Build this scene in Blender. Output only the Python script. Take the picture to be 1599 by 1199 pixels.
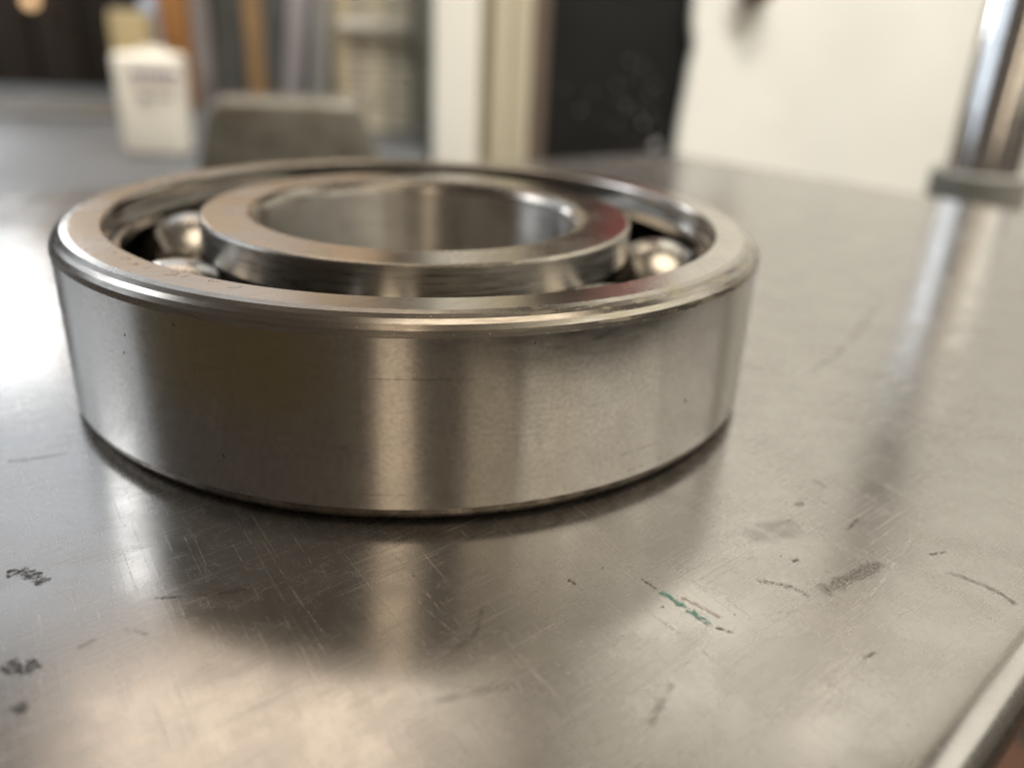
import bpy, bmesh, math, random
from mathutils import Vector, Matrix
from math import sin, cos, pi, radians

for o in list(bpy.data.objects):
    bpy.data.objects.remove(o)
scene = bpy.context.scene
C = scene.collection
MM = 0.001
random.seed(7)

# ------------------------------------------------------------------ camera
cd = bpy.data.cameras.new('camera')
cam = bpy.data.objects.new('camera', cd)
C.objects.link(cam)
rx = Vector((0.99374272, -0.10257996, 0.04419008))
ux = Vector((0.00116818, 0.40516117, 0.91424453))
fx = Vector((0.11168727, 0.90847222, -0.4027458))
M = Matrix((rx, ux, -fx)).transposed().to_4x4()
M.translation = Vector((0, -0.17295, 0.06899))
cam.matrix_world = M
cd.sensor_fit = 'HORIZONTAL'
cd.sensor_width = 36
cd.lens = 36 * 1266.23 / 1599
cd.clip_start = 0.005
cd.clip_end = 50
cd.dof.use_dof = True
cd.dof.focus_distance = 0.112
cd.dof.aperture_fstop = 8.4
scene.camera = cam

# ------------------------------------------------------------------ light
w = bpy.data.worlds.new('World')
scene.world = w
w.use_nodes = True
w.node_tree.nodes['Background'].inputs[0].default_value = (0.20, 0.165, 0.13, 1)
w.node_tree.nodes['Background'].inputs[1].default_value = 0.5


def area(name, az, el, dist, sx, sy, radiance, col, shape='RECTANGLE'):
    """window, ceiling light or added fill: azimuth from +Y towards +X, elevation, metres"""
    a, e = radians(az), radians(el)
    d = Vector((sin(a) * cos(e), cos(a) * cos(e), sin(e)))
    ld = bpy.data.lights.new(name, 'AREA')
    ld.shape = shape
    ld.size, ld.size_y = sx, sy
    ld.energy = radiance * pi * sx * sy * (pi / 4 if shape == 'DISK' else 1)
    ld.color = col
    o = bpy.data.objects.new(name, ld)
    C.objects.link(o)
    o.location = d * dist
    o.rotation_euler = (-d).to_track_quat('-Z', 'Y').to_euler()
    return o


area('window_light_far', -30.0, 16, 2.3, 0.30, 0.16, 14.0, (0.92, 0.97, 1.0))
area('window_light_side', -68, 24, 2.4, 1.7, 1.0, 1.4, (0.80, 0.90, 1.0))
area('streak_fill', -70, 34, 2.5, 0.7, 0.6, 5.5, (0.94, 0.97, 1.0))  # extra light added to strengthen the pole's streak on the table
area('cool_fill_upper', -27, 30, 2.4, 1.4, 0.75, 1.0, (0.80, 0.89, 1.0))  # cool fill added to lift the left side of the table
area('warm_fill_far', -15, 15.5, 2.9, 1.2, 0.42, 0.85, (1.0, 0.70, 0.43))  # added glow standing in for tan wood mirrored in the ring faces
area('ceiling_lamp_far', -11, 49, 2.4, 1.2, 0.50, 2.2, (1.0, 0.82, 0.64))
area('ceiling_lamp_behind', -173, 31, 2.2, 0.36, 1.3, 2.3, (1.0, 0.80, 0.57))
area('beige_fill_right', 158, 27, 2.4, 0.55, 1.0, 0.95, (1.0, 0.84, 0.60))  # added fill strips, standing in for a beige wall mirrored in the ring
area('beige_fill_right_near', 138, 27, 2.4, 0.78, 1.0, 1.7, (1.0, 0.91, 0.72))  # added strip; gaps between these make bands on the ring side
area('beige_fill_right_mid', 113, 27, 2.4, 1.2, 1.0, 1.85, (1.0, 0.94, 0.79))  # added strip of the same beige fill
area('beige_fill_right_far', 80, 27, 2.4, 1.4, 1.0, 1.5, (1.0, 0.95, 0.82))  # last strip of the added beige fill
area('overhead_fill', 125, 75, 2.5, 1.9, 1.9, 2.6, (1.0, 0.86, 0.66), 'DISK')  # unseen overhead fill, added to lift the background


def fill_spot(name, loc, target, cone, power, col):
    """added fill spotlight aimed at a wall or bench"""
    ld = bpy.data.lights.new(name, 'SPOT')
    ld.spot_size = radians(cone)
    ld.spot_blend = .55
    ld.shadow_soft_size = .09
    ld.energy = power
    ld.color = col
    o = bpy.data.objects.new(name, ld)
    C.objects.link(o)
    o.location = loc
    o.rotation_euler = (Vector(target) - Vector(loc)).to_track_quat('-Z', 'Y').to_euler()


fill_spot('fill_spot_wall', (.95, -.25, 1.9), (.62, .71, .05), 47, 122, (1.0, .97, .91))  # added fill to brighten the white wall, cone kept off the bearing
fill_spot('fill_spot_frame', (.25, .05, 2.0), (.10, .74, .05), 34, 110, (1.0, .95, .85))  # added fill to brighten the door frame
fill_spot('fill_spot_bench', (-.75, .35, 1.9), (-.30, .85, 0), 40, 100, (1.0, .95, .86))  # added fill to brighten the bench and container

vs = scene.view_settings
vs.view_transform = 'Standard'
vs.look = 'None'
vs.exposure = 0.22
vs.gamma = 1
vs.use_curve_mapping = False

# ------------------------------------------------------------------ materials


class NT:
    def __init__(s, name):
        s.m = bpy.data.materials.new(name)
        s.m.use_nodes = True
        s.t = s.m.node_tree
        s.b = s.t.nodes['Principled BSDF']

    def n(s, typ, **kw):
        o = s.t.nodes.new(typ)
        for k, v in kw.items():
            setattr(o, k, v)
        return o

    def l(s, a, b):
        s.t.links.new(a, b)

    def math(s, op, a, b=None, c=None, clamp=False):
        o = s.n('ShaderNodeMath', operation=op, use_clamp=clamp)
        for i, v in enumerate((a, b, c)):
            if v is None:
                continue
            if isinstance(v, (int, float)):
                o.inputs[i].default_value = v
            else:
                s.l(v, o.inputs[i])
        return o.outputs[0]

    def obj(s):
        return s.n('ShaderNodeTexCoord').outputs['Object']

    def mapping(s, vec, scale=(1, 1, 1), rot=(0, 0, 0), loc=(0, 0, 0)):
        o = s.n('ShaderNodeMapping')
        o.inputs['Scale'].default_value = scale
        o.inputs['Rotation'].default_value = rot
        o.inputs['Location'].default_value = loc
        s.l(vec, o.inputs['Vector'])
        return o.outputs[0]

    def noise(s, vec, scale, detail=4, rough=0.55, dist=0):
        o = s.n('ShaderNodeTexNoise')
        o.inputs['Scale'].default_value = scale
        o.inputs['Detail'].default_value = detail
        o.inputs['Roughness'].default_value = rough
        o.inputs['Distortion'].default_value = dist
        s.l(vec, o.inputs['Vector'])
        return o.outputs['Fac']

    def ramp(s, fac, a, b, lo=0.0, hi=1.0, smooth=True):
        o = s.n('ShaderNodeMapRange')
        o.interpolation_type = 'SMOOTHSTEP' if smooth else 'LINEAR'
        o.clamp = True
        for k, v in zip(('From Min', 'From Max', 'To Min', 'To Max'), (a, b, lo, hi)):
            o.inputs[k].default_value = v
        s.l(fac, o.inputs['Value'])
        return o.outputs[0]

    def mix(s, fac, a, b):
        o = s.n('ShaderNodeMix', data_type='RGBA')
        if isinstance(fac, (int, float)):
            o.inputs[0].default_value = fac
        else:
            s.l(fac, o.inputs[0])
        for i, v in ((6, a), (7, b)):
            if isinstance(v, tuple):
                o.inputs[i].default_value = (*v, 1)
            else:
                s.l(v, o.inputs[i])
        return o.outputs[2]

    def bump(s, h, strength, dist):
        o = s.n('ShaderNodeBump')
        o.inputs['Strength'].default_value = strength
        o.inputs['Distance'].default_value = dist
        s.l(h, o.inputs['Height'])
        s.l(o.outputs[0], s.b.inputs['Normal'])
        return o

    def set(s, **kw):
        for k, v in kw.items():
            k = k.replace('_', ' ')
            if isinstance(v, (int, float)):
                s.b.inputs[k].default_value = v
            elif isinstance(v, tuple):
                s.b.inputs[k].default_value = (*v, 1)
            else:
                s.l(v, s.b.inputs[k])
        return s

    def turned(s, amount):
        g = s.n('ShaderNodeTangent', direction_type='RADIAL', axis='Z')
        s.l(g.outputs[0], s.b.inputs['Tangent'])
        s.b.inputs['Anisotropic'].default_value = amount
        s.b.inputs['Anisotropic Rotation'].default_value = 0.25

    def polar(s):
        """(angle, radius, z) in object space, metres / radians"""
        sep = s.n('ShaderNodeSeparateXYZ')
        s.l(s.obj(), sep.inputs[0])
        ang = s.math('ARCTAN2', sep.outputs[1], sep.outputs[0])
        r = s.math('SQRT', s.math('ADD', s.math('MULTIPLY', sep.outputs[0], sep.outputs[0]),
                                  s.math('MULTIPLY', sep.outputs[1], sep.outputs[1])))
        return ang, r, sep.outputs[2]

    def comb(s, a, b, c):
        o = s.n('ShaderNodeCombineXYZ')
        for i, v in enumerate((a, b, c)):
            if isinstance(v, (int, float)):
                o.inputs[i].default_value = v
            else:
                s.l(v, o.inputs[i])
        return o.outputs[0]


def plain(name, col, rough=0.6, *a, spec=None, **k):
    m = plain_(name, col, rough, *a, **k)
    if spec is not None:
        m.node_tree.nodes['Principled BSDF'].inputs['Specular IOR Level'].default_value = spec
    return m


def plain_(name, col, rough=0.6, var=0.12, scale=30, metallic=0, bump=0.15, bdist=0.0006, col2=None):
    t = NT(name)
    f = t.noise(t.obj(), scale, 5)
    c2 = col2 or tuple(c * (1 - 3 * var) for c in col)
    t.set(Base_Color=t.mix(t.ramp(f, .3, .72), col, c2), Metallic=metallic,
          Roughness=t.ramp(t.noise(t.obj(), scale * 2.3), .3, .7, max(0, rough - .1), rough + .1))
    t.bump(t.noise(t.obj(), scale * 6, 3), bump, bdist)
    return t.m


def ring_side_material():
    """ground outer face: fine lines round the ring, pits, yellow film"""
    t = NT('ground_steel_side')
    ang, r, z = t.polar()
    fine = t.noise(t.comb(t.math('MULTIPLY', ang, 6.0), t.math('MULTIPLY', z, 5200), 0), 1.0, 3)
    wide = t.noise(t.comb(t.math('MULTIPLY', ang, 14.0), t.math('MULTIPLY', z, 700), 3), 1.0, 4)
    blot = t.noise(t.obj(), 95, 4)
    mott = t.noise(t.comb(t.math('MULTIPLY', ang, 90.0), t.math('MULTIPLY', z, 1500), 7), 1.0, 3)
    # pits: sparse dark specks, a little elongated upwards
    v = t.n('ShaderNodeTexVoronoi')
    v.inputs['Scale'].default_value = 1.0
    t.l(t.comb(t.math('MULTIPLY', ang, 24.0), t.math('MULTIPLY', z, 290), 0), v.inputs['Vector'])
    size = t.noise(t.comb(t.math('MULTIPLY', ang, 5.0), t.math('MULTIPLY', z, 60), 9), 1.0, 2)
    pit = t.math('LESS_THAN', v.outputs['Distance'], t.ramp(size, .48, .72, 0.0, 0.12))
    hair = t.noise(t.comb(t.math('MULTIPLY', ang, 1.6), t.math('MULTIPLY', z, 2400), 5), 1.0, 1)
    hairm = t.math('MULTIPLY', t.ramp(hair, .70, .74), t.ramp(mott, .35, .6))
    # yellow film on the left half of the front
    tint = t.math('MULTIPLY', t.ramp(t.math('ABSOLUTE', t.math('ADD', ang, 1.95)), .08, .30, 1, 0),
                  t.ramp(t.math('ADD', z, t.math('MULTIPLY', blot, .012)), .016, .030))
    steel = t.mix(t.ramp(mott, .35, .7), (0.50, 0.48, 0.455), (0.42, 0.402, 0.378))
    steel = t.mix(t.math('MULTIPLY', tint, .5), steel, (0.50, 0.40, 0.12))
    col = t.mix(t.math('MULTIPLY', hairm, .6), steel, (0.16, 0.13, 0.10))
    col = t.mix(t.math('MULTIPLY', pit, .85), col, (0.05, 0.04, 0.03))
    ro = t.math('ADD', t.ramp(wide, .3, .7, .14, .18), t.ramp(blot, .35, .75, 0, .03))
    t.turned(.8)
    ro = t.math('ADD', ro, t.math('MULTIPLY', pit, .4))
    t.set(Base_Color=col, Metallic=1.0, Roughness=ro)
    t.bump(t.math('ADD', t.math('MULTIPLY', fine, .7), t.math('MULTIPLY', mott, .3)), .10, .00004)
    return t.m


def ring_flat_material():
    """ground end face: slanting grinding marks"""
    t = NT('ground_steel_face')
    ang, r, z = t.polar()
    g1 = t.noise(t.comb(t.math('ADD', t.math('MULTIPLY', ang, 130), t.math('MULTIPLY', r, 2300)),
                        t.math('MULTIPLY', r, 40), 0), 1.0, 4, .65)
    g2 = t.noise(t.comb(t.math('SUBTRACT', t.math('MULTIPLY', ang, 90), t.math('MULTIPLY', r, 1700)),
                        t.math('MULTIPLY', r, 30), 4), 1.0, 3, .6)
    scr = t.math('MAXIMUM', t.ramp(g1, .66, .72), t.ramp(g2, .69, .74))
    blot = t.noise(t.obj(), 60, 4)
    col = t.mix(t.ramp(g1, .35, .7), (0.55, 0.525, 0.49), (0.45, 0.43, 0.40))
    col = t.mix(t.math('MULTIPLY', scr, .45), col, (0.80, 0.76, 0.70))
    t.set(Base_Color=col, Metallic=1.0,
          Roughness=t.math('ADD', t.ramp(blot, .3, .7, .20, .30), t.math('MULTIPLY', scr, .1)))
    t.bump(t.math('ADD', g1, t.math('MULTIPLY', scr, .6)), .14, .00005)
    return t.m


def ring_chamfer_material():
    """rounded edge: polished, scuffed along the ring, brown worn patches"""
    t = NT('scuffed_steel_edge')
    ang, r, z = t.polar()
    sc = t.noise(t.comb(t.math('MULTIPLY', ang, 11), t.math('MULTIPLY', z, 1700), 0), 1.0, 4, .65)
    sc2 = t.noise(t.comb(t.math('MULTIPLY', ang, 70), t.math('MULTIPLY', z, 2600), 5), 1.0, 3, .6)
    chip = t.ramp(sc2, .70, .75)
    right = t.ramp(t.math('ABSOLUTE', t.math('ADD', ang, .75)), .25, .75, 1, 0)
    worn = t.math('MULTIPLY', t.ramp(sc, .50, .58), right)
    col = t.mix(t.ramp(sc, .35, .68), (0.36, 0.335, 0.305), (0.25, 0.226, 0.20))
    col = t.mix(t.math('MULTIPLY', worn, .4), col, (0.66, 0.61, 0.46))
    col = t.mix(t.math('MULTIPLY', chip, .5), col, (0.78, 0.74, 0.68))
    t.set(Base_Color=col, Metallic=1.0,
          Roughness=t.math('ADD', t.ramp(sc, .3, .7, .19, .29), t.math('ADD', t.math('MULTIPLY', worn, .16), t.math('MULTIPLY', chip, .15))))
    t.bump(t.math('ADD', sc, t.math('MULTIPLY', chip, .5)), .08, .0001)
    return t.m


def polished_material(name, col, rough, lines=0.0, turned=0.0):
    t = NT(name)
    if turned:
        t.turned(turned)
    ang, r, z = t.polar()
    f = t.noise(t.comb(t.math('MULTIPLY', ang, 5), t.math('MULTIPLY', z, 3000), t.math('MULTIPLY', r, 900)), 1.0, 3)
    t.set(Base_Color=t.mix(t.ramp(t.noise(t.obj(), 140, 3), .35, .7), col, tuple(c * .86 for c in col)),
          Metallic=1.0, Roughness=t.ramp(f, .3, .7, rough, rough * 1.5 + .02))
    if lines:
        t.bump(f, lines, .00004)
    return t.m


def table_material():
    t = NT('scratched_stainless')
    o = t.obj()
    def brush(deg, sx, sy, seed):
        return t.noise(t.mapping(t.mapping(o, rot=(0, 0, radians(deg))), (sx, sy, 1), loc=(seed, seed * .7, 0)), 1.0, 4, .6, .35)
    b1 = brush(-34, 34, 3400, 1)
    b2 = brush(63, 36, 2600, 4)
    big = t.noise(o, 16, 4, .6, .6)
    mid = t.noise(o, 85, 4, .6, .4)
    swirl = t.noise(o, 240, 3, .6, 1.2)
    s1 = t.math('MULTIPLY', t.ramp(b1, .54, .68), t.ramp(mid, .34, .60))
    s2 = t.math('MULTIPLY', t.ramp(b2, .55, .69), t.ramp(swirl, .38, .60))
    scr = t.math('MAXIMUM', s1, s2)
    col = t.mix(t.ramp(mid, .3, .72), (0.43, 0.418, 0.405), (0.395, 0.382, 0.37))
    col = t.mix(t.math('MULTIPLY', t.ramp(swirl, .55, .78), .35), col, (0.46, 0.43, 0.40))
    col = t.mix(t.math('MULTIPLY', scr, .25), col, (0.64, 0.625, 0.61))
    ro = t.math('ADD', t.ramp(big, .3, .7, .15, .21), t.ramp(mid, .35, .7, 0, .05))
    ro = t.math('ADD', ro, t.math('MULTIPLY', scr, .12))
    t.set(Base_Color=col, Metallic=1.0, Roughness=ro)
    h = t.math('ADD', t.math('MULTIPLY', b1, .5), t.math('MULTIPLY', b2, .35))
    h = t.math('ADD', h, t.math('MULTIPLY', mid, .25))
    bn = t.bump(h, .08, .00012)
    hz = t.n('ShaderNodeBsdfPrincipled')
    hz.inputs['Metallic'].default_value = 1
    hz.inputs['Roughness'].default_value = .52
    t.l(col, hz.inputs['Base Color'])
    t.l(bn.outputs[0], hz.inputs['Normal'])
    mx = t.n('ShaderNodeMixShader')
    t.l(t.math('ADD', t.ramp(mid, .3, .7, .20, .30), t.math('MULTIPLY', scr, .25), clamp=True), mx.inputs[0])
    t.l(t.b.outputs[0], mx.inputs[1])
    t.l(hz.outputs[0], mx.inputs[2])
    t.l(mx.outputs[0], t.n('ShaderNodeOutputMaterial').inputs[0])
    t.t.nodes.remove(t.t.nodes['Material Output'])
    return t.m


def mark_material(name, col, metallic, rough, lo, hi, scale, along=1.0, opacity=1.0):
    """a stain or scratch: noise-broken, soft-edged film on the metal"""
    t = NT(name)
    uv = t.n('ShaderNodeUVMap').outputs[0]
    sep = t.n('ShaderNodeSeparateXYZ')
    t.l(uv, sep.inputs[0])
    v = t.math('ABSOLUTE', t.math('SUBTRACT', t.math('MULTIPLY', sep.outputs[1], 2), 1))
    u = t.math('ABSOLUTE', t.math('SUBTRACT', t.math('MULTIPLY', sep.outputs[0], 2), 1))
    prof = t.math('MULTIPLY', t.ramp(v, .25, 1, 1, 0), t.ramp(u, .65, 1, 1, 0))
    nz = t.noise(t.mapping(t.obj(), (along, 1, 1)), scale, 4, .65)
    a = t.ramp(t.math('MULTIPLY', prof, t.math('MULTIPLY_ADD', nz, 1.5, -.08)), lo, hi)
    t.set(Base_Color=col, Metallic=metallic, Roughness=rough, Alpha=t.math('MULTIPLY', a, opacity))
    return t.m


def tile_material():
    t = NT('terracotta_tile')
    o = t.n('ShaderNodeObjectInfo')
    c = t.mix(o.outputs['Random'], (0.15, 0.07, 0.04), (0.11, 0.05, 0.03))
    c = t.mix(t.ramp(t.noise(t.obj(), 22, 5), .35, .7), c, (0.08, 0.04, 0.025))
    t.set(Base_Color=c, Roughness=.55)
    t.bump(t.noise(t.obj(), 60, 4), .3, .001)
    return t.m


MAT = dict(
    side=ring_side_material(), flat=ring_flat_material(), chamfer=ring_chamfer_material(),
    race=polished_material('polished_raceway', (0.38, 0.365, 0.345), .15, .15),
    bore=polished_material('honed_bore', (0.55, 0.525, 0.49), .27, 0, 1.0),
    shoulder=polished_material('turned_shoulder', (0.46, 0.435, 0.40), .24, 0, .9),
    ball=polished_material('ball_steel', (0.57, 0.54, 0.50), .20),
    foot=plain('dark_lower_edge', (.24, .21, .18), .34, .12, 300, 1.0, .3, .0001, (.10, .085, .07)),  # lower chamfer, darker and rougher than the upper one
    cage=plain('dark_cage_steel', (0.10, 0.09, 0.08), .45, .1, 200, 1.0),
    table=table_material(),
    grease=mark_material('black_grease', (0.03, 0.026, 0.023), 0, .6, .45, .85, 1500, 1, .8),
    soft=mark_material('dark_smear', (0.05, 0.043, 0.035), 0, .6, .45, 1.0, 2600, 1, .6),
    dash=mark_material('brown_scuff', (0.045, 0.035, 0.03), 0, .6, .45, .95, 2200, 1, .85),
    line=mark_material('grey_scuff_line', (0.10, 0.088, 0.075), 0, .6, .35, .95, 500, 1, .4),
    faint=mark_material('faint_scuff_line', (0.16, 0.14, 0.12), 0, .6, .3, 1.0, 300, 1, .25),
    green=mark_material('green_paint', (0.13, 0.34, 0.28), 0, .5, .42, .80, 1000, 1, .8),
    pale=mark_material('pale_paint', (0.55, 0.45, 0.42), 0, .5, .35, .8, 900, 1, .55),
    light=mark_material('bright_scratch', (0.85, 0.83, 0.80), 1, .42, .35, .9, 600, 1, .4),
    etch=mark_material('etched_stroke', (0.03, 0.022, 0.016), .3, .6, .10, .6, 900, 1, .48),
)

# ------------------------------------------------------------------ mesh helpers


def link(name, me, mats, parent=None, loc=None):
    o = bpy.data.objects.new(name, me)
    C.objects.link(o)
    if not isinstance(mats, (list, tuple)):
        mats = [mats]
    if not me.materials:
        for m in mats:
            me.materials.append(m)
    if parent:
        o.parent = parent
    if loc:
        o.location = [c * MM for c in loc]
    return o


def tag(o, label=None, cat=None, group=None, kind=None):
    for k, v in (('label', label), ('category', cat), ('group', group), ('kind', kind)):
        if v:
            o[k] = v
    return o


def empty(name, loc, rz=0):
    o = bpy.data.objects.new(name, None)
    C.objects.link(o)
    o.location = [c * MM for c in loc]
    o.rotation_euler = (0, 0, rz)
    o.empty_display_size = .02
    return o


def lathe(name, prof, mats, seg=256, sharp=14, parent=None, closed=True):
    """prof: list of (r, z, material index of the span that starts here), mm"""
    bm = bmesh.new()
    rings = []
    for r, z, _ in prof:
        rings.append([bm.verts.new((r * cos(2 * pi * i / seg) * MM, r * sin(2 * pi * i / seg) * MM, z * MM)) for i in range(seg)])
    n = len(prof)
    for k in range(n if closed else n - 1):
        a, b = rings[k], rings[(k + 1) % n]
        for i in range(seg):
            j = (i + 1) % seg
            f = bm.faces.new((a[i], a[j], b[j], b[i]))
            f.material_index = prof[k][2]
            f.smooth = True
    bmesh.ops.recalc_face_normals(bm, faces=bm.faces)
    for e in bm.edges:
        if len(e.link_faces) == 2 and e.calc_face_angle() > radians(sharp):
            e.smooth = False
    me = bpy.data.meshes.new(name)
    bm.to_mesh(me)
    bm.free()
    return link(name, me, mats, parent)


def box(name, x0, x1, y0, y1, z0, z1, mat, parent=None, bev=1.0, seg=2, taper=(1, 1)):
    """bevelled box in mm, origin at its base centre"""
    cx, cy = (x0 + x1) / 2, (y0 + y1) / 2
    off = parent.location if parent else Vector((0, 0, 0))
    bm = bmesh.new()
    vs_ = []
    for z, s in ((0, (1, 1)), (z1 - z0, taper)):
        for sx, sy in ((-1, -1), (1, -1), (1, 1), (-1, 1)):
            vs_.append(bm.verts.new(((x1 - x0) / 2 * sx * s[0] * MM, (y1 - y0) / 2 * sy * s[1] * MM, z * MM)))
    for q in ((3, 2, 1, 0), (4, 5, 6, 7), (0, 1, 5, 4), (1, 2, 6, 5), (2, 3, 7, 6), (3, 0, 4, 7)):
        bm.faces.new([vs_[i] for i in q])
    if bev:
        bmesh.ops.bevel(bm, geom=bm.edges[:], offset=bev * MM, segments=seg, affect='EDGES', profile=.5)
        for f in bm.faces:
            f.smooth = True
        for e in bm.edges:
            if e.calc_face_angle(0) > radians(40):
                e.smooth = False
    me = bpy.data.meshes.new(name)
    bm.to_mesh(me)
    bm.free()
    o = link(name, me, mat, parent)
    o.location = Vector((cx * MM, cy * MM, z0 * MM)) - off
    return o


def smooth_path(pts, n):
    if len(pts) == 2:
        return [tuple(a + (b - a) * i / n for a, b in zip(*pts)) for i in range(n + 1)]
    out = []
    P = [pts[0]] + list(pts) + [pts[-1]]
    per = max(2, n // (len(pts) - 1))
    for k in range(1, len(P) - 2):
        for i in range(per):
            t = i / per
            out.append(tuple(.5 * (2 * b + (c - a) * t + (2 * a - 5 * b + 4 * c - d) * t * t + (3 * b - a - 3 * c + d) * t ** 3)
                             for a, b, c, d in zip(P[k - 1], P[k], P[k + 1], P[k + 2])))
    out.append(pts[-1])
    return out


def ribbon(name, pts, width, z, mat, parent, n=10, jit=.15):
    P = smooth_path(pts, n)
    verts, uvs = [], []
    for i, p in enumerate(P):
        a, b = P[max(0, i - 1)], P[min(len(P) - 1, i + 1)]
        t = Vector((b[0] - a[0], b[1] - a[1]))
        t = t.normalized() if t.length else Vector((1, 0))
        nn = Vector((-t.y, t.x)) * width / 2 * (1 + random.uniform(-jit, jit))
        verts += [((p[0] + nn.x) * MM, (p[1] + nn.y) * MM, z * MM), ((p[0] - nn.x) * MM, (p[1] - nn.y) * MM, z * MM)]
        uvs.append(i / (len(P) - 1))
    faces = [(2 * i, 2 * i + 1, 2 * i + 3, 2 * i + 2) for i in range(len(P) - 1)]
    me = bpy.data.meshes.new(name)
    me.from_pydata(verts, [], faces)
    uv = me.uv_layers.new(name='UVMap')
    for lp in me.loops:
        uv.data[lp.index].uv = (uvs[lp.vertex_index // 2], lp.vertex_index % 2)
    return link(name, me, mat, parent)


# ------------------------------------------------------------------ table
E1, E2 = (0.8, 0.6), (-0.6, 0.8)
table = empty('metal_table', (0, 0, 0))
tag(table, 'scratched stainless steel table top with rolled edge carrying the large bearing', 'table')
corners = [(346.2, 98.4), (157, 351), (-560, -47), (-304.2, -389.4)]
bm = bmesh.new()
top = []
for k, c in enumerate(corners):       # rounded corners
    p = Vector(c)
    a = (Vector(corners[k - 1]) - p).normalized()
    b = (Vector(corners[(k + 1) % 4]) - p).normalized()
    R = 14
    for i in range(9):
        t = i / 8
        q = p + a * R * (1 - t) ** 2 + b * R * t ** 2
        top.append(bm.verts.new((q.x * MM, q.y * MM, 0)))
f = bm.faces.new(top)
if f.normal.z < 0:
    f.normal_flip()
r = bmesh.ops.extrude_face_region(bm, geom=[f])
low = [v for v in r['geom'] if isinstance(v, bmesh.types.BMVert)]
for v in low:
    v.co.z -= 11 * MM
bmesh.ops.recalc_face_normals(bm, faces=bm.faces)
ed = [e for e in bm.edges if abs(e.verts[0].co.z - e.verts[1].co.z) < 1e-6 and len(e.link_faces) == 2]
bmesh.ops.bevel(bm, geom=ed, offset=5.2 * MM, segments=8, affect='EDGES', profile=.5)
for f in bm.faces:
    f.smooth = True
for e in bm.edges:
    if e.calc_face_angle(0) > radians(30):
        e.smooth = False
me = bpy.data.meshes.new('table_top')
bm.to_mesh(me)
bm.free()
link('table_top', me, MAT['table'], table)
box('pedestal', -130, -50, -60, 20, -850, -12, plain('dark_table_frame', (.06, .06, .065), .4, .1, 40, .6), table, 4)

# fine hairline scratches, past counting
verts, faces = [], []
for i in range(11000):
    t = random.random()
    x = random.gauss(-5, 62)
    y = random.gauss(-62, 42)
    if math.hypot(x, y) < 70.5 or x * E2[0] + y * E2[1] < -125:
        continue
    mode = random.random()
    a = radians(36 + random.gauss(0, 16)) if mode < .36 else radians(122 + random.gauss(0, 18)) if mode < .62 else random.uniform(0, pi)
    ln = min(70, random.expovariate(1 / 11.0) + 2.0)
    wd = random.choice((.02, .025, .03, .035, .05))
    curv = random.gauss(0, .07)
    prev = None
    px, py = x, y
    nseg = 6
    base = len(verts)
    ok = True
    for k in range(nseg + 1):
        wk = wd * (1 - abs(2 * k / nseg - 1) * .8) / 2
        if math.hypot(px, py) < 67:
            ok = False
        verts += [((px - sin(a) * wk) * MM, (py + cos(a) * wk) * MM, 1.5e-5), ((px + sin(a) * wk) * MM, (py - cos(a) * wk) * MM, 1.5e-5)]
        px += cos(a) * ln / nseg
        py += sin(a) * ln / nseg
        a += curv
    if not ok:
        del verts[base:]
        continue
    for k in range(nseg):
        b = base + 2 * k
        faces.append((b, b + 1, b + 3, b + 2))
me = bpy.data.meshes.new('hairline_scratches')
me.from_pydata(verts, [], faces)
t = NT('hairline_scratch_metal')
f_ = t.noise(t.obj(), 400, 3)
t.set(Base_Color=(0.80, 0.785, 0.76), Metallic=1.0, Roughness=.48, Alpha=t.ramp(f_, .38, .7, .0, .5))
tag(link('hairline_scratches', me, t.m, table), 'fine criss-cross hairline scratches in the metal', kind='stuff')

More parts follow.
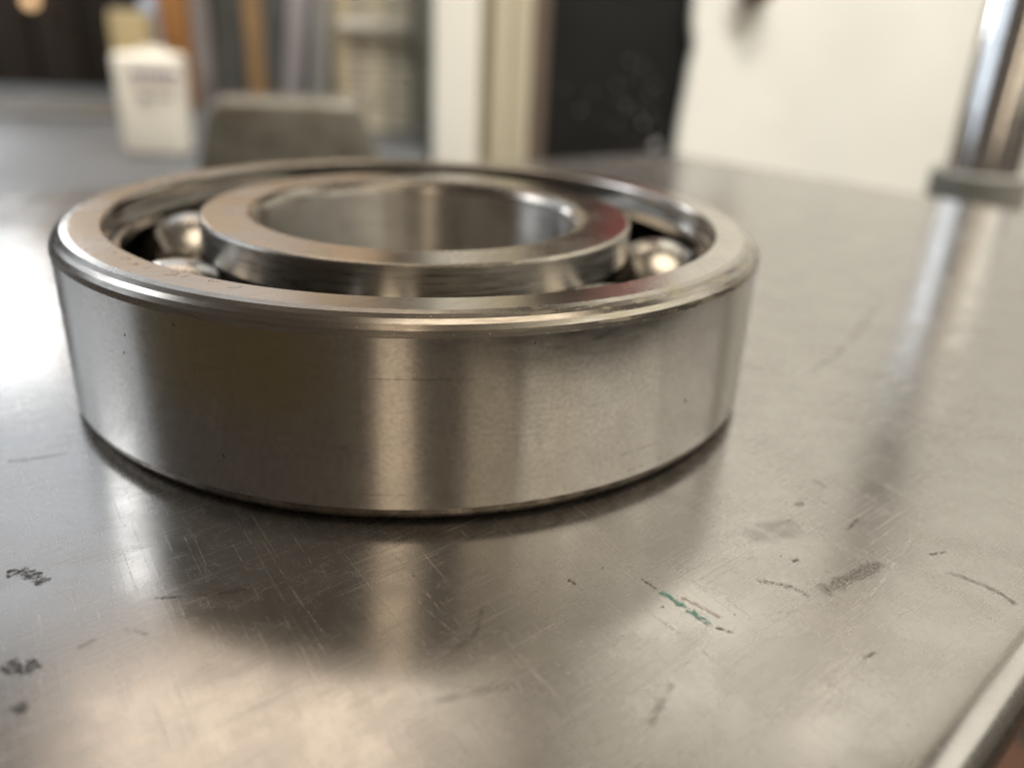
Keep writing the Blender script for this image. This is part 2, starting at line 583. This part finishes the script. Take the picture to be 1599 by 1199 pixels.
marks = [
    ('grease_smudge', 'grease', 2.6, [(-54.9, -79.2), (-52.2, -78.7), (-47.9, -81.8)]),
    ('grease_smudge', 'grease', 3.2, [(-47.8, -95.7), (-45.2, -96.9), (-43.2, -95.5)]),
    ('grease_smudge', 'grease', 1.9, [(-43.7, -102.0), (-41.7, -103.4)]),
    ('grease_smudge', 'dash', .8, [(-34.6, -85.0), (-30.0, -84.7)]),
    ('grease_smudge', 'dash', .6, [(-29.4, -84.6), (-27.0, -84.5)]),
    ('grease_smudge', 'dash', .7, [(-26.8, -84.4), (-22.2, -83.5)]),
    ('grease_smudge', 'soft', 1.1, [(-40.4, -93.9), (-38.2, -92.0)]),
    ('grease_smudge', 'soft', 3.4, [(53.2, -88.5), (60.6, -84.7), (68.0, -81.2)]),
    ('grease_smudge', 'dash', 1.6, [(60.2, -66.0), (62.4, -65.2)]),
    ('grease_smudge', 'dash', 1.2, [(53.3, -80.6), (54.9, -80.5)]),
    ('grease_smudge', 'dash', .7, [(65.4, -73.5), (69.3, -69.9)]),
    ('grease_smudge', 'dash', .6, [(74.4, -80.2), (78.8, -79.3)]),
    ('scuff_line', 'line', 1.1, [(74.6, -83.6), (77.9, -86.5), (79.9, -89.1), (80.9, -92.8)]),
    ('grease_smudge', 'dash', .8, [(53.6, -100.6), (56.2, -99.5)]),
    ('scuff_line', 'faint', 6.0, [(48.3, -74.8), (54.1, -72.9), (59.4, -71.4)]),
    ('scuff_line', 'faint', 2.0, [(83.4, -14.9), (101.2, 1.5), (119.0, 22.7), (133.8, 42.6)]),
    ('grease_smudge', 'dash', .6, [(67.3, -57.9), (68.0, -60.9)]),
    ('grease_smudge', 'dash', .7, [(-68.6, -48.8), (-63.2, -47.4), (-58.6, -45.5)]),
    ('grease_smudge', 'soft', 1.2, [(45.5, -84.7), (50.4, -86.3), (52.8, -89.2)]),
    ('paint_scrape', 'green', 1.25, [(31.6, -85.9), (34.6, -90.0), (37.5, -94.5)]),
    ('paint_scrape', 'pale', .8, [(34.2, -87.5), (37.1, -90.4), (38.9, -92.6)]),
    ('grease_smudge', 'dash', .5, [(30.0, -83.4), (32.2, -86.7)]),
    ('grease_smudge', 'dash', .6, [(37.1, -93.9), (39.6, -95.4)]),
    ('scratch', 'light', .55, [(29.0, -90.0), (33.5, -96.3), (37.8, -103.6)]),
    ('scratch', 'light', .5, [(-1.6, -85.3), (1.8, -90.5), (5.3, -94.8)]),
    ('scratch', 'light', .6, [(57.7, -92.1), (67.9, -82.7), (76.4, -74.1), (82.0, -67.0)]),
    ('scratch', 'light', .35, [(62.5, -93.1), (67.0, -91.1)]),
    ('scuff_line', 'line', .7, [(2.5, -97.4), (6.1, -94.3), (7.3, -91.4), (7.9, -87.7)]),
    ('scuff_line', 'line', 1.0, [(24.3, -109.9), (26.7, -106.4), (29.6, -102.6)]),
    ('scuff_line', 'faint', 1.2, [(-1.2, -105.2), (4.5, -103.6), (11.9, -102.1)]),
    ('scratch', 'light', .4, [(15.4, -98.7), (17.6, -101.7)]),
    ('scratch', 'light', .3, [(-61.1, -46.4), (-59.4, -41.8)]),
    ('scratch', 'light', .3, [(-33.0, -70.0), (-27.7, -81.4)]),
    ('scratch', 'light', .35, [(-18.6, -81.1), (-10.5, -95.1)]),
    ('scuff_line', 'line', .6, [(-36.6, -90.4), (-34.2, -91.1), (-32.6, -91.9)]),
    ('scratch', 'light', .35, [(48, -59.8), (49, -67.6)]),
    ('grease_smudge', 'dash', .8, [(19.8, -83.4), (21.2, -84.7)]),
]
for i, (nm, mt, wd, pts) in enumerate(marks):
    ribbon(nm, pts, wd * 1.45, .03 + .0015 * i, MAT[mt], table, 12, .25)
# small stray specks of grease
for i in range(46):
    x, y = random.gauss(20, 55), random.gauss(-80, 18)
    if math.hypot(x, y) < 73 or x * E2[0] + y * E2[1] < -116:
        continue
    a = random.uniform(0, pi)
    s = random.uniform(.2, .55)
    ribbon('grease_speck', [(x, y), (x + cos(a) * s * 1.6, y + sin(a) * s * 1.6)], s, .024, MAT['dash'], table, 3)

# ------------------------------------------------------------------ bearing
bearing = empty('ball_bearing', (0, 0, 0))
tag(bearing, 'large open steel ball bearing lying flat on the scratched metal table', 'ball bearing')
RB, PR, ZC, RC = 12.0, 51.25, 16.5, 12.32     # ball, pitch radius, mid-height, raceway radius


def edge_arc(cx, cz, rad, a0, a1, n, mi):
    return [(cx + rad * cos(radians(a0 + (a1 - a0) * i / n)), cz + rad * sin(radians(a0 + (a1 - a0) * i / n)), mi) for i in range(n + 1)]


SH_O, SH_I = 58.4, 44.2
ao = math.degrees(math.acos((SH_O - PR) / RC))
ai = math.degrees(math.acos((PR - SH_I) / RC))
# outer ring: 0 side, 1 flat, 2 chamfer, 3 raceway and inside steps
half = [(70, 16.5, 0), (70, 30.0, 2)]
half += [(69.72, 31.0, 2), (69.25, 31.75, 2), (68.6, 32.35, 2), (67.7, 32.78, 2), (66.55, 33.0, 1), (61.3, 33.0, 3),
         (60.95, 32.85, 3), (60.75, 32.5, 3), (60.7, 31.2, 3), (61.3, 30.9, 3), (61.35, 29.7, 3), (60.6, 29.2, 3), (58.9, 29.0, 3),
         (58.5, 28.85, 3), (SH_O, 28.4, 3)]
half += edge_arc(PR, ZC, RC, ao, 0, 14, 3)
full = half + [(r_, 33 - z_, m_) for r_, z_, m_ in reversed(half[1:-1])]
# material index belongs to the span that starts at a point: shift for the mirrored half
k0 = len(half)
fixed = [list(p) for p in full]
for k in range(k0 - 1, len(full)):
    r_, z_, _ = full[k]
    r2, z2, _ = full[(k + 1) % len(full)]
    zm, rm = (z_ + z2) / 2, (r_ + r2) / 2
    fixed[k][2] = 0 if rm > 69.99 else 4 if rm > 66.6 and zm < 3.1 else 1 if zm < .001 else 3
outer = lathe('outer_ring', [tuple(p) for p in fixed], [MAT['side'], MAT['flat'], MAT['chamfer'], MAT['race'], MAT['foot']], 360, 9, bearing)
# inner ring: 0 bore, 1 flat, 2 edge, 3 shoulder/raceway
halfi = [(32.5, 16.5, 0), (32.5, 30.4, 2), (32.75, 31.3, 2), (33.3, 32.15, 2), (34.1, 32.7, 2), (35.2, 33.0, 1), (43.6, 33.0, 2),
         (43.95, 32.88, 2), (44.2, 32.5, 3)]
halfi += edge_arc(PR, ZC, RC, 180 - ai, 180, 14, 3)
fulli = halfi + [(r_, 33 - z_, m_) for r_, z_, m_ in reversed(halfi[1:-1])]
fixi = [list(p) for p in fulli]
for k in range(len(halfi) - 1, len(fulli)):
    r_, z_, _ = fulli[k]
    r2, z2, _ = fulli[(k + 1) % len(fulli)]
    rm, zm = (r_ + r2) / 2, (z_ + z2) / 2
    fixi[k][2] = 0 if rm < 32.51 else 1 if zm < .001 else 2 if rm < 35.3 else 3
lathe('inner_ring', [tuple(p) for p in fixi], [MAT['bore'], MAT['flat'], MAT['chamfer'], MAT['shoulder']], 300, 9, bearing)
# balls
bm = bmesh.new()
bmesh.ops.create_uvsphere(bm, u_segments=64, v_segments=40, radius=RB * MM)
for f in bm.faces:
    f.smooth = True
bme = bpy.data.meshes.new('ball')
bm.to_mesh(bme)
bm.free()
BALLS = [168, 212, 260.5, 309, 354, 37.5, 81, 124.5]
for a in BALLS:
    t = radians(a)
    link('ball', bme, MAT['ball'], bearing, (PR * cos(t), PR * sin(t), ZC))
# pressed ribbon cage, two halves closing round each ball low in the gap
for sgn in (-1, 1):
    verts, faces = [], []
    N = 480
    for i in range(N):
        th = 2 * pi * i / N
        dmin = min(abs((math.degrees(th) - a + 180) % 360 - 180) for a in BALLS)
        s = radians(dmin) * PR
        h = math.sqrt(max(0, 12.25 ** 2 - s * s)) if s < 12.25 else 0
        h = max(.35, min(h, 12.25) * .98)
        for rr in (PR - 3.6, PR + 3.6):
            hh = max(.35, math.sqrt(max(0, h * h - 0)) - (0.55 if h > 2 else 0))
            verts.append((rr * cos(th) * MM, rr * sin(th) * MM, (ZC + sgn * min(hh, 5.2)) * MM))
        for rr in (PR - 3.6, PR + 3.6):
            hh = max(.35, h - (0.55 if h > 2 else 0))
            verts.append((rr * cos(th) * MM, rr * sin(th) * MM, (ZC + sgn * (min(hh, 5.2) + .9)) * MM))
    for i in range(N):
        a, b = 4 * i, 4 * ((i + 1) % N)
        th = math.degrees(2 * pi * (i + .5) / N)
        dmin = min(abs((th - q + 180) % 360 - 180) for q in BALLS)
        if radians(dmin) * PR < 10.6:       # pocket stays open round the ball
            continue
        faces += [(a, a + 1, b + 1, b), (a + 2, b + 2, b + 3, a + 3), (a, b, b + 2, a + 2), (a + 1, a + 3, b + 3, b + 1)]
    me = bpy.data.meshes.new('cage_half')
    me.from_pydata(verts, [], faces)
    me.validate()
    link('cage_half', me, MAT['cage'], bearing)

strokes = [
    [(-49.2, -39.2), (-48.5, -40.1), (-48.2, -40.0)],
    [(-47.0, -42.9), (-46.5, -43.6), (-46.5, -42.7), (-46.1, -42.3), (-45.4, -43.2), (-45.5, -43.8), (-46.1, -43.5)],
    [(-44.4, -46.3), (-42.7, -46.4)], [(-43.8, -46.6), (-43.6, -45.4), (-43.3, -46.7)],
    [(-41.7, -48.9), (-41.2, -47.9), (-40.6, -47.6)],
    [(-37.4, -50.8), (-37.2, -50.1), (-36.5, -50.2), (-36.0, -50.8), (-36.2, -51.4), (-36.9, -51.2), (-37.4, -50.8)],
    [(-36.0, -50.8), (-36.4, -51.8), (-37.5, -51.7), (-38.1, -51.1)],
    [(-35.3, -53.0), (-34.8, -52.6), (-34.3, -51.9)],
    [(-30.8, -55.3), (-30.7, -53.9), (-30.1, -54.3)], [(-30.6, -54.8), (-28.6, -54.8)],
    [(-27.8, -57.6), (-26.1, -57.5), (-25.6, -56.6)],
    [(51.2, -37.5), (52.1, -36.5)], [(51.9, -38.2), (52.5, -37.6)], [(49.3, -40.6), (50.6, -40.5)], [(52.9, -38.5), (53.3, -37.8)],
]
for s in strokes:
    ribbon('etched_stroke', s, .24, 33.02, MAT['etch'], outer, 14, .1)

# ------------------------------------------------------------------ background
# lower bench behind the table
bench = empty('back_bench', (-700, 830, -60))
tag(bench, 'grey-blue metal bench top behind the table, set a little lower', 'bench')
bt = plain('blue_grey_bench_top', (.15, .16, .18), .42, .10, 6, .5, .2, .002, (.12, .124, .13))
box('bench_top', -1500, 5, 300, 1380, -84, -60, bt, bench, 3)
box('bench_body', -1480, -15, 340, 1370, -850, -84.5, plain('bench_body_grey', (.12, .12, .12), .5), bench, 3)

mat_mat = plain('brown_rubber', (.085, .075, .062), .6, .1, 14)
tag(box('rubber_mat', -640, -330, 930, 1180, -59, -56, mat_mat, None, 1), 'dull brown mat lying on the lower grey bench', 'mat')

# cast block with sloping ends
bm = bmesh.new()
ys = ((-16, 0), (24, 0))
pr = [(-73, 0), (73, 0), (56, 64), (49, 73), (-49, 73), (-57, 64)]
vf = [bm.verts.new((x * MM, -20 * MM + (z / 72 * 5) * MM, z * MM)) for x, z in pr]
vb = [bm.verts.new((x * .97 * MM, 26 * MM, z * MM)) for x, z in pr]
bm.faces.new(vf)
bm.faces.new(list(reversed(vb)))
for i in range(6):
    j = (i + 1) % 6
    bm.faces.new((vf[j], vf[i], vb[i], vb[j]))
bmesh.ops.recalc_face_normals(bm, faces=bm.faces)
bmesh.ops.bevel(bm, geom=bm.edges[:], offset=5.5 * MM, segments=5, affect='EDGES', profile=.5)
for f in bm.faces:
    f.smooth = True
me = bpy.data.meshes.new('cast_block')
bm.to_mesh(me)
bm.free()
blk = link('cast_block', me, plain('cast_grey_iron', (.155, .148, .125), .34, .10, 45, .4, .35, .0015, (.10, .088, .07)), None, (-97, 474, -59.5))
blk.rotation_euler = (0, 0, radians(5))
tag(blk, 'grey cast metal block with sloping ends standing behind the bearing', 'metal block')

# white container with label
cont = empty('plastic_container', (-254, 676, -59.8))
tag(cont, 'white plastic container with small printed label on the lower bench', 'container')
wp = plain('milky_plastic', (.80, .77, .70), .42, .03, 20, 0, .05)
o = box('body', -281, -225, 656, 697, -59.5, 31, wp, cont, 5, 4, (1.03, 1.03))
bm = bmesh.new()
bmesh.ops.create_cone(bm, cap_ends=True, segments=40, radius1=14 * MM, radius2=13 * MM, depth=11 * MM)
bmesh.ops.bevel(bm, geom=[e for e in bm.edges if abs(e.verts[0].co.z - e.verts[1].co.z) < 1e-6], offset=1.2 * MM, segments=2, affect='EDGES')
me = bpy.data.meshes.new('cap')
bm.to_mesh(me)
bm.free()
link('cap', me, wp, cont, (5, 0, 90.5))
ink = plain('purple_ink', (.10, .05, .17), .6)
ink2 = plain('grey_ink', (.36, .35, .36), .6)
ink3 = plain('pink_ink', (.62, .42, .40), .6)
for k in range(6):            # one row of purple lettering, unreadable at this blur
    x = -9 + k * 7
    for dx, sl in ((0, 1.6), (3.0, -1.6)):
        m_ = bpy.data.meshes.new('letter_stroke')
        m_.from_pydata([((x + dx - sl - 1.3) * MM, 0, 0), ((x + dx - sl + 1.3) * MM, 0, 0), ((x + dx + sl * .2 + 1.3) * MM, 0, 7.5 * MM), ((x + dx + sl * .2 - 1.3) * MM, 0, 7.5 * MM)], [], [(0, 1, 2, 3)])
        link('letter_stroke', m_, ink, cont, (0, -23.2, 70))
for (x0, x1, z0, z1, mt) in ((-12, 32, 62, 64, ink3), (-5, 5, 50, 57, ink2), (8, 26, 53, 56, ink2)):
    m_ = bpy.data.meshes.new('label_bar')
    m_.from_pydata([(x0 * MM, 0, z0 * MM), (x1 * MM, 0, z0 * MM), (x1 * MM, 0, z1 * MM), (x0 * MM, 0, z1 * MM)], [], [(0, 1, 2, 3)])
    link('label_bar', m_, mt, cont, (0, -22.9, 0))

yb = empty('yellow_box', (-371, 1020, -59.5))
tag(yb, 'tan yellow carton on the bench behind the white container', 'box')
box('carton_body', -394, -348, 1000, 1040, -59.5, 62, plain('tan_card', (.50, .40, .22), .6, .08, 20), yb, 1.5)
box('carton_flap', -392, -350, 1002, 1006, 62.2, 67, plain('tan_card_edge', (.58, .50, .34), .6, .08, 20), yb, .6)
tag(box('plastic_bottle', -372, -352, 1060, 1080, -59.5, 84, plain('pale_blue_plastic', (.42, .52, .72), .4), None, 5, 3),
    'pale blue plastic bottle standing behind the tan carton', 'bottle')
tag(box('wooden_board', -378, -321, 1100, 1120, -59.5, 150, plain('orange_wood', (.36, .165, .05), .5, .1, 9), None, 1.5),
    'orange-brown wooden board standing upright behind the white container', 'board')

cab = empty('dark_cabinet', (-210, 1260, -850))
tag(cab, 'dark grey cabinet with paler lilac frame behind the cast block', 'cabinet')
box('cabinet_panel', -316, -60, 1212, 1500, -849, 165, plain('charcoal_paint', (.075, .077, .075), .5, .08, 8), cab, 3)
box('cabinet_frame', -350, -317, 1196, 1500, -849, 165, plain('lilac_grey_paint', (.24, .22, .22), .5, .06, 8), cab, 3)
tag(box('wooden_pole', -254, -229, 1140, 1160, -59.5, 180, plain('tan_wood', (.34, .21, .10), .55, .1, 12), None, 6, 3),
    'tan wooden pole leaning upright before the dark cabinet', 'pole')
lr = box('metal_rail', -208, -183, 1150, 1156, -59.5, 190, plain('lilac_metal', (.36, .33, .345), .45, .05, 12, .2), None, 1)
lr.rotation_euler = (0, radians(7.2), 0)
tag(lr, 'pale lilac flat rail leaning at a slant against the dark cabinet', 'rail')
lr2 = box('metal_rail', -166, -144, 1158, 1164, -59.5, 185, plain('grey_rail_metal', (.31, .30, .285), .45, .05, 12, .2), None, 1)
lr2.rotation_euler = (0, radians(4.2), 0)
tag(lr2, 'grey flat rail standing between the lilac rail and the ribbed strips', 'rail')

# ribbed strips
rib = empty('ribbed_screen', (-58, 905, -59.5))
tag(rib, 'cream ribbed screen of vertical strips beside the grey-green post', 'screen')
strip_cols = [((.42, .35, .22), -104, -97), ((.56, .48, .33), -96.5, -84), ((.42, .37, .30), -83.5, -68), ((.58, .53, .40), -67.5, -44), ((.48, .46, .38), -43.5, -13)]
for k, (c, x0, x1) in enumerate(strip_cols):
    verts, faces = [], []
    nz = 66
    for i in range(nz + 1):
        z = i * 3.2
        ph = i % 3
        d = (0, 2.2, 2.2)[ph] + random.uniform(-.5, .5)
        ex = random.uniform(-1.2, 1.2) if k == 4 else random.uniform(-.3, .3)
        for x, y in ((x0, 4), (x0 + .6, -d), (x1 - .6 + ex, -d), (x1 + ex, 4)):
            verts.append(((x + 58) * MM, y * MM, z * MM))
    for i in range(nz):
        for j in range(3):
            a = i * 4 + j
            faces.append((a, a + 1, a + 5, a + 4))
    me = bpy.data.meshes.new('strip')
    me.from_pydata(verts, [], faces)
    link('strip', me, plain('ribbed_cream', c, .55, .08, 26, col2=tuple(v * .82 for v in c)), rib)
box('cross_band', -96, -13, 893, 899, 58, 68, plain('white_band', (.68, .66, .60), .5, .04), rib, 1)
tag(box('steel_post', -11.5, 24, 905, 935, -850, 190, plain('grey_green_paint', (.15, .155, .135), .45, .1, 10), None, 2),
    'dark grey-green steel post left of the white post', 'post')

jamb = empty('door_frame', (70, 740, -850))
tag(jamb, 'cream and white door frame with brown strip left of the black panel', 'door frame')
box('white_post', 13.5, 60, 712, 760, -849, 1500, plain('white_gloss', (.84, .83, .77), .35, .03, 5), jamb, 4, 3)
box('frame_recess', 60.5, 74, 735, 760, -849, 1500, plain('recess_tan', (.44, .39, .29), .5, .04, 5), jamb, 1)  # set-back strip in a darker tan than the trims
box('frame_trim', 74.5, 90.5, 718, 760, -849, 1500, plain('cream_gloss', (.62, .57, .44), .4, .03, 5), jamb, 3, 3)
box('frame_trim', 92.2, 113.5, 722, 760, -849, 1500, plain('cream_gloss_darker', (.56, .51, .39), .4, .03, 5), jamb, 3, 3)
box('frame_strip', 114, 131.5, 726, 760, -849, 1500, plain('brown_strip', (.15, .115, .09), .5, .06, 8), jamb, 1.5)

blackp = empty('black_panel', (205, 735, -850))
tag(blackp, 'black panel with pale specks between the door frame and white wall', 'panel')
box('panel_board', 132, 300, 726, 745, -849, 160, plain('black_paint', (.010, .0095, .0095), .65, .1, 10, spec=.12), blackp, 1)
spk = plain('chalky_speck', (.34, .34, .35), .5)
for k in range(26):
    x = 255 - abs(random.gauss(0, 42))
    z = random.gauss(-5, 24)
    if k == 0:
        x, z = 256, -44
    if x < 140:
        continue
    s = random.uniform(.7, 1.8) if k else 6
    bm = bmesh.new()
    bmesh.ops.create_icosphere(bm, subdivisions=1, radius=s * MM)
    for v in bm.verts:
        v.co.y *= .3
        v.co *= random.uniform(.8, 1.2)
    me = bpy.data.meshes.new('speck')
    bm.to_mesh(me)
    bm.free()
    o = link('speck', me, spk, blackp)
    o.location = Vector((x * MM, .7258, z * MM)) - blackp.location
tag(box('red_board', 205, 285, 722, 745, 185, 300, plain('red_paint', (.36, .04, .05), .45, .05, 10), None, 2),
    'red board fixed above the black panel beside the white wall', 'board')

# white wall board, its left edge a little wavy
bm = bmesh.new()
pts = [(279 + 1.8 * sin(z * .045) + (3.5 if 40 < z < 75 else 0) * sin((z - 40) / 35 * pi), z) for z in range(-100, 170, 9)]
pts = [(279, -849)] + pts + [(279, 1250), (1700, 1250), (1700, -849)]
vf = [bm.verts.new((x * MM, 0, z * MM)) for x, z in pts]
f = bm.faces.new(vf)
r = bmesh.ops.extrude_face_region(bm, geom=[f])
for v in [g for g in r['geom'] if isinstance(g, bmesh.types.BMVert)]:
    v.co.y += 13 * MM
bmesh.ops.recalc_face_normals(bm, faces=bm.faces)
me = bpy.data.meshes.new('white_wall')
bm.to_mesh(me)
bm.free()
ww = link('white_wall', me, plain('cream_wall_paint', (.86, .865, .82), .55, .02, 7, 0, .1, .002), None, (0, 712, 0))
tag(ww, 'cream white wall board at the right beyond the table edge', 'wall', kind='structure')

knob = empty('wall_knob', (337, 711, 116))
tag(knob, 'round brown knob fixed on the cream wall at the top edge', 'knob')
bm = bmesh.new()
bmesh.ops.create_uvsphere(bm, u_segments=32, v_segments=20, radius=17 * MM)
for v in bm.verts:
    v.co.y *= .7
for f in bm.faces:
    f.smooth = True
me = bpy.data.meshes.new('knob_head')
bm.to_mesh(me)
bm.free()
bw = plain('brown_wood', (.30, .19, .12), .5)
link('knob_head', me, bw, knob, (0, -11, 0))
lathe('knob_stem', [(6, 0, 0), (6, 10, 0)], [bw], 24, parent=knob, closed=False).rotation_euler = (radians(90), 0, 0)

# chrome pole beyond the right edge
pole = empty('chrome_pole', (342, 302, -850))
tag(pole, 'shiny chrome pole in a grey collar beyond the right table edge', 'pole')
chrome = polished_material('chrome', (.82, .82, .825), .09)
lathe('tube', [(21, 0, 0), (21, 1330, 0), (20, 1332, 0), (.1, 1332, 0)], [chrome], 64, 30, pole, False)
lathe('collar', [(21.1, 850.5, 0), (27, 850.5, 0), (28.2, 849.5, 0), (28.2, 800, 0), (27, 799, 0), (21.1, 799, 0)],
      [plain('grey_collar', (.26, .26, .235), .5, .05, 40)], 64, 30, pole)
lathe('base', [(22, 30, 0), (60, 22, 0), (120, 6, 0), (120, .5, 0), (22, .5, 0)], [chrome], 64, 30, pole)

# dark far corner
dk = empty('dark_cupboard', (-1100, 1900, -850))
tag(dk, 'dark brown cupboard in the shadowed far corner at the upper left', 'cupboard')
dm = plain('dark_brown_wood', (.030, .022, .018), .6, .1, 5)
dm2 = plain('dark_grey_brown', (.05, .038, .03), .6, .1, 5)
box('cupboard_body', -1900, -520, 1900, 2200, -849, 400, dm, dk, 3)
for x0, x1 in ((-1300, -960), (-950, -860), (-850, -760)):
    box('cupboard_door', x0, x1, 1884, 1899, -600, 380, dm2, dk, 3)
glow = empty('small_glow', (-833, 1850, 74))  # small emissive sphere before the cupboard doors
tag(glow, 'small glowing warm bulb in the dark far corner', 'glow')
bm = bmesh.new()
bmesh.ops.create_uvsphere(bm, u_segments=24, v_segments=16, radius=15 * MM)
me = bpy.data.meshes.new('sphere')
bm.to_mesh(me)
bm.free()
t = NT('warm_glow')
t.set(Base_Color=(.8, .6, .4), Emission_Color=(1.0, .62, .32), Emission_Strength=1.1)
link('sphere', me, t.m, glow)
lathe('mount', [(9, 13, 0), (10, 40, 0), (2, 48, 0)], [dm2], 24, parent=glow, closed=False)

# floor: terracotta tiles square with the table
fl = bpy.data.meshes.new('floor')
fl.from_pydata([(-4, -3, -.856), (4, -3, -.856), (4, 4, -.856), (-4, 4, -.856)], [], [(0, 1, 2, 3)])
floor = tag(link('floor', fl, plain('dark_grout', (.035, .03, .026), .8, .1, 20)), kind='structure')
bm = bmesh.new()
S = 192 / 2 * MM
vs_ = [bm.verts.new((sx * S, sy * S, z)) for z in (-.006, .0) for sx, sy in ((-1, -1), (1, -1), (1, 1), (-1, 1))]
for q in ((4, 5, 6, 7), (0, 1, 5, 4), (1, 2, 6, 5), (2, 3, 7, 6), (3, 0, 4, 7)):
    bm.faces.new([vs_[i] for i in q])
bmesh.ops.bevel(bm, geom=[e for e in bm.edges if all(v.co.z > -.001 for v in e.verts)], offset=.0018, segments=2, affect='EDGES')
tme = bpy.data.meshes.new('tile')
bm.to_mesh(tme)
bm.free()
tm = tile_material()
for i in range(-5, 5):
    for j in range(-7, 6):
        e1 = 1069 + 100 + 200 * i
        e2 = 40 + 200 * j
        x, y = E1[0] * e1 + E2[0] * e2, E1[1] * e1 + E2[1] * e2
        if y > 690:
            continue
        o = link('tile', tme, tm, floor, (x, y, -850 + random.uniform(-.6, .6)))
        o.rotation_euler = (0, 0, math.atan2(E1[1], E1[0]))
# wall far behind everything
bwall = box('back_wall', -3000, 1500, 3600, 3700, -850, 1800, plain('dim_brown_wall', (.16, .13, .11), .7, .08, 2), None, 0)
tag(bwall, kind='structure')

scene.render.engine = 'CYCLES'
scene.cycles.max_bounces = 10
scene.cycles.glossy_bounces = 8
scene.cycles.caustics_reflective = True
scene.cycles.sample_clamp_indirect = 6
